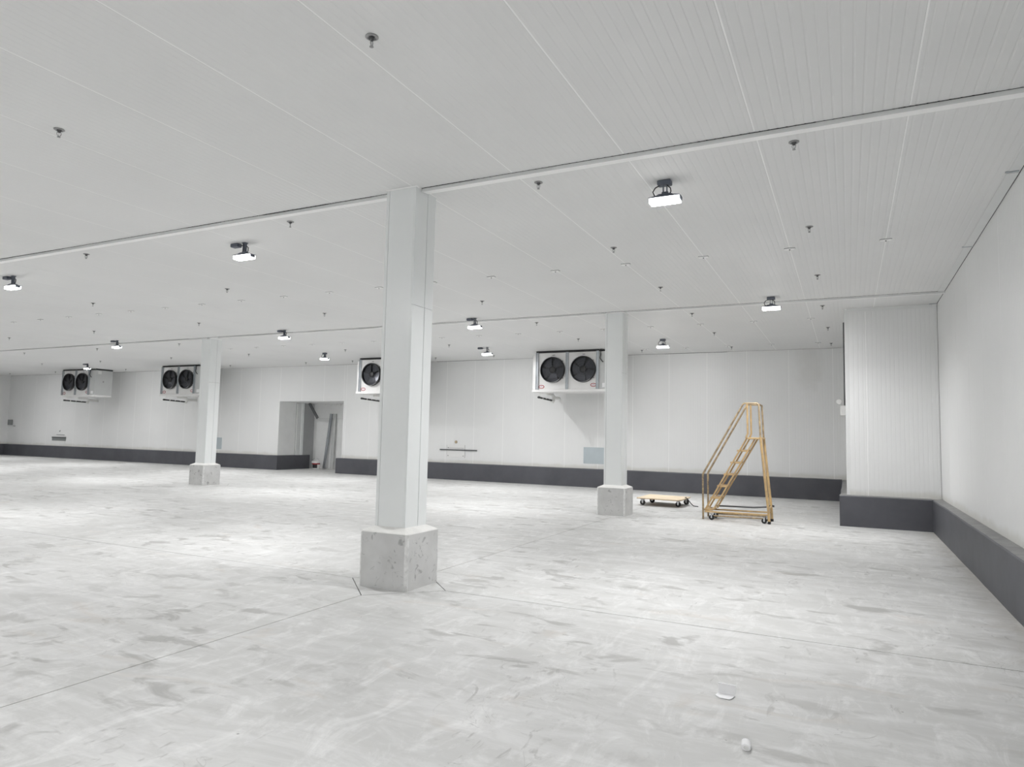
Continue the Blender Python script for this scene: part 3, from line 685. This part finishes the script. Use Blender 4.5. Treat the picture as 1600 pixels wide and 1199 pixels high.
part('bar', MB().bbox(-13.32, -11.78, y-.045, y-.017, 1.04, 1.078, .004), M['galvd'], sb)
for x in (-13.25, -11.85): part('spacer', MB().box(x-.02, x+.02, y-.02, y-.001, 1.045, 1.073), M['galvd'], sb)
def sheet(x0, x1, z0, z1, label):
    t = thing('metal_sheet', label, 'sheet', ((x0+x1)/2, y, z0), 0, 'pale blue-grey sheets on the back wall')
    part('sheet', MB().bbox(x0, x1, y-.010, y-.001, z0, z1, .002), M['bluesheet'], t)
    for x in (x0+.04, x1-.04):
        for z in (z0+.04, z1-.04): part('rivet', MB().lathe([(.012, 0), (.008, -.005)], 8, (x, y-.010, z), 'y'), M['galv'], t)
sheet(-7.80, -6.62, .757, 1.288, 'pale blue-grey sheet on the back wall left of the farther right column')
sheet(-25.5, -24.52, .757, 1.262, 'pale blue-grey sheet on the back wall peeking out right of the left column')
vt = thing('wall_vent', 'small grey louvred opening low on the back wall, far left', 'vent', (-36.2, y, .95))
part('surround', MB().bbox(-36.72, -35.75, y-.012, y-.001, .74, 1.14, .003), M['white'], vt)
part('grille', MB().bbox(-36.82, -35.68, y-.030, y-.011, .86, 1.0, .004), M['vent'], vt)
part('hood', MB().bbox(-36.82, -35.66, y-.050, y-.011, 1.0, 1.055, .004), M['galvd'], vt)
part('slot', MB().box(-36.48, -35.80, y-.016, y-.011, 1.150, 1.175), M['vent'], vt)
part('hook', MB().tube([(-36.25, y-.005, 1.33), (-36.22, y-.03, 1.36), (-36.15, y-.03, 1.38)], .014, 6), M['vent'], vt)
eb = thing('electrical_box', 'small grey box on the back wall by the far left corner', 'box', (-40.65, y, 1.62))
part('box', MB().bbox(-40.86, -40.50, y-.07, y-.001, 1.61, 1.90, .008), M['vent'], eb)
part('cover', MB().bbox(-40.82, -40.54, y-.078, y-.069, 1.64, 1.87, .004), M['vent'], eb)
part('outlet', MB().bbox(-40.40, -40.22, y-.03, y-.001, 1.54, 1.58, .004), M['grey'], eb)
# small white emergency light on the side of the bump-out
el = thing('emergency_light', 'small white emergency light box on the hidden side of the boxed-out corner', 'light', (BX, 16.6, 2.42))
part('box', MB().bbox(BX-.115, BX-.002, 16.48, 16.80, 2.20, 2.42, .012), M['white'], el)
part('lamp_head', MB().lathe([(.02, .05), (.045, .03), (.06, -.03), (.055, -.045), (.01, -.05)], 16, (BX-.135, 16.55, 2.50), 'y'), M['white'], el, True)
part('neck', MB().tube([(BX-.06, 16.6, 2.41), (BX-.12, 16.58, 2.49)], .012, 8), M['white'], el, True)
part('conduit', MB().tube([(BX-.02, 16.6, 2.42), (BX-.02, 16.6, ZC-.02)], .018, 8), M['galvd'], el, True)

# ------------------------------------------------------------------ things in the recess
pl = thing('paint_pail', 'white plastic pail with a red and black label in the recess', 'pail', (-20.57, 22.78, 0))
p_ = lambda n, mb, m, sm=True, par=None: part(n, mb, m, par or pl, sm, False)
p_('bucket', MB().lathe([(.150, 0), (.155, .006), (.172, .30), (.176, .30)], 28), M['white'])
p_('rim_band', MB().lathe([(.178, .26), (.190, .265), (.190, .31), (.176, .315)], 28), M['white'])
p_('lid', MB().lathe([(.186, .312), (.190, .32), (.190, .345), (.165, .350), (.16, .342), (.02, .342)], 28), M['white'])
p_('label_band', MB().lathe([(.1675, .205), (.1725, .255)], 28, cap=False), M['red'])
p_('label_panel', MB().loft([[((.1575+.05*z)*math.sin(a), -(.1575+.05*z)*math.cos(a), z) for a in [-.35+1.4*k/10 for k in range(11)]] for z in (.05, .205)], False, False), M['black'])
p_('handle', MB().tube([(.19*math.cos(a), .06*math.sin(a)*0-.02, .33+.14*math.sin(a)) for a in [PI*k/14 for k in range(15)]], .006, 6), M['chrome'])
p_('grip', MB().tube([(-.06, -.02, .468), (.06, -.02, .468)], .013, 8), M['white'])
def stud(name, label, a, b, w_, d_, m, cat='stud', web=True):
    A, B = Vector(a), Vector(b); t = thing(name, label, cat, a, 0)
    ax = (B-A); L = ax.length; ax.normalize(); s = Vector((1, 0, 0)); s = (s-ax*s.dot(ax)).normalized(); n = s.cross(ax)
    def bar(s0, s1, n0, n1):
        return MB().loft([[tuple(A+ax*l+s*i+n*j) for i, j in ((s0, n0), (s1, n0), (s1, n1), (s0, n1))] for l in (0, L)])
    part('web', bar(-w_/2, w_/2, -.004, .004), m, t)
    for k, sg in enumerate((-1, 1)): part('flange', bar(sg*w_/2-.005, sg*w_/2+.005, -d_, d_*.1), M['galvd'] if k == 0 else m, t)
    return t
stud('steel_stud', 'dark-edged steel stud leaning against the recess back wall', (-20.44, 23.11, .03), (-20.24, RY-.075, 2.40), .095, .05, M['galv'])
stud('steel_stud', 'pale upright steel stud behind the leaning one in the recess', (-20.06, 23.17, .02), (-20.03, RY-.08, 2.40), .14, .04, M['aluside'])
stud('metal_track', 'short dark metal track hanging slanted from the top of the recess', (-20.28, 22.42, 2.17), (-20.78, 22.42, DZ-.01), .09, .05, M['galvd'], 'track')

# ------------------------------------------------------------------ litter on the floor
fl = thing('folded_flashing', 'bent scrap of white sheet lying on the floor, lower right', 'scrap', (-.72, 4.58, 0))
mb = MB()
prof = [(4.50, .004), (4.57, .003), (4.575, .006), (4.595, .058)]
def strip(mb, xs0, xs1, prof, th):
    a = [(x0, y_, z_) for x0, (y_, z_) in zip(xs0, prof)]; b = [(x1, y_, z_) for x1, (y_, z_) in zip(xs1, prof)]
    k = len(prof); vs = a+b+[(x, y_+.001, z_+th) for x, y_, z_ in a]+[(x, y_+.001, z_+th) for x, y_, z_ in b]
    fs = []
    for i in range(k-1):
        fs += [(i, i+1, k+i+1, k+i), (2*k+i, 3*k+i, 3*k+i+1, 2*k+i+1), (i, 2*k+i, 2*k+i+1, i+1), (k+i, k+i+1, 3*k+i+1, 3*k+i)]
    fs += [(0, k, 3*k, 2*k), (k-1, 3*k-1, 4*k-1, 2*k-1)]
    return mb.add(vs, fs)
part('base_flap', strip(MB(), (-.745, -.775, -.77, -.762), (-.682, -.668, -.664, -.664), [(4.515, .003), (4.55, .004), (4.585, .003), (4.60, .004)], .002), M['paper'], fl)
part('raised_flap', strip(MB(), (-.764, -.766, -.766), (-.664, -.660, -.658), [(4.60, .003), (4.607, .03), (4.612, .062)], .002), M['paper'], fl)
part('folded_edge', MB().tube([(-.766, 4.612, .062), (-.658, 4.612, .058)], .0045, 8), M['paper'], fl, True)
rl = thing('paper_roll', 'small white roll lying on the floor at the bottom right', 'roll', (-.498, 3.865, 0))
def oval(yy, s=1.): return [(-.498+.024*s*math.cos(2*PI*k/20)+.12*(3.83-yy), yy, .019+.017*s*math.sin(2*PI*k/20)) for k in range(20)]
part('roll', MB().loft([oval(3.832, .96), oval(3.834), oval(3.908), oval(3.91, .96)]), M['paper'], rl, True)
part('core', MB().loft([oval(3.8305, .55), oval(3.8335, .55)]), M['edge'], rl)
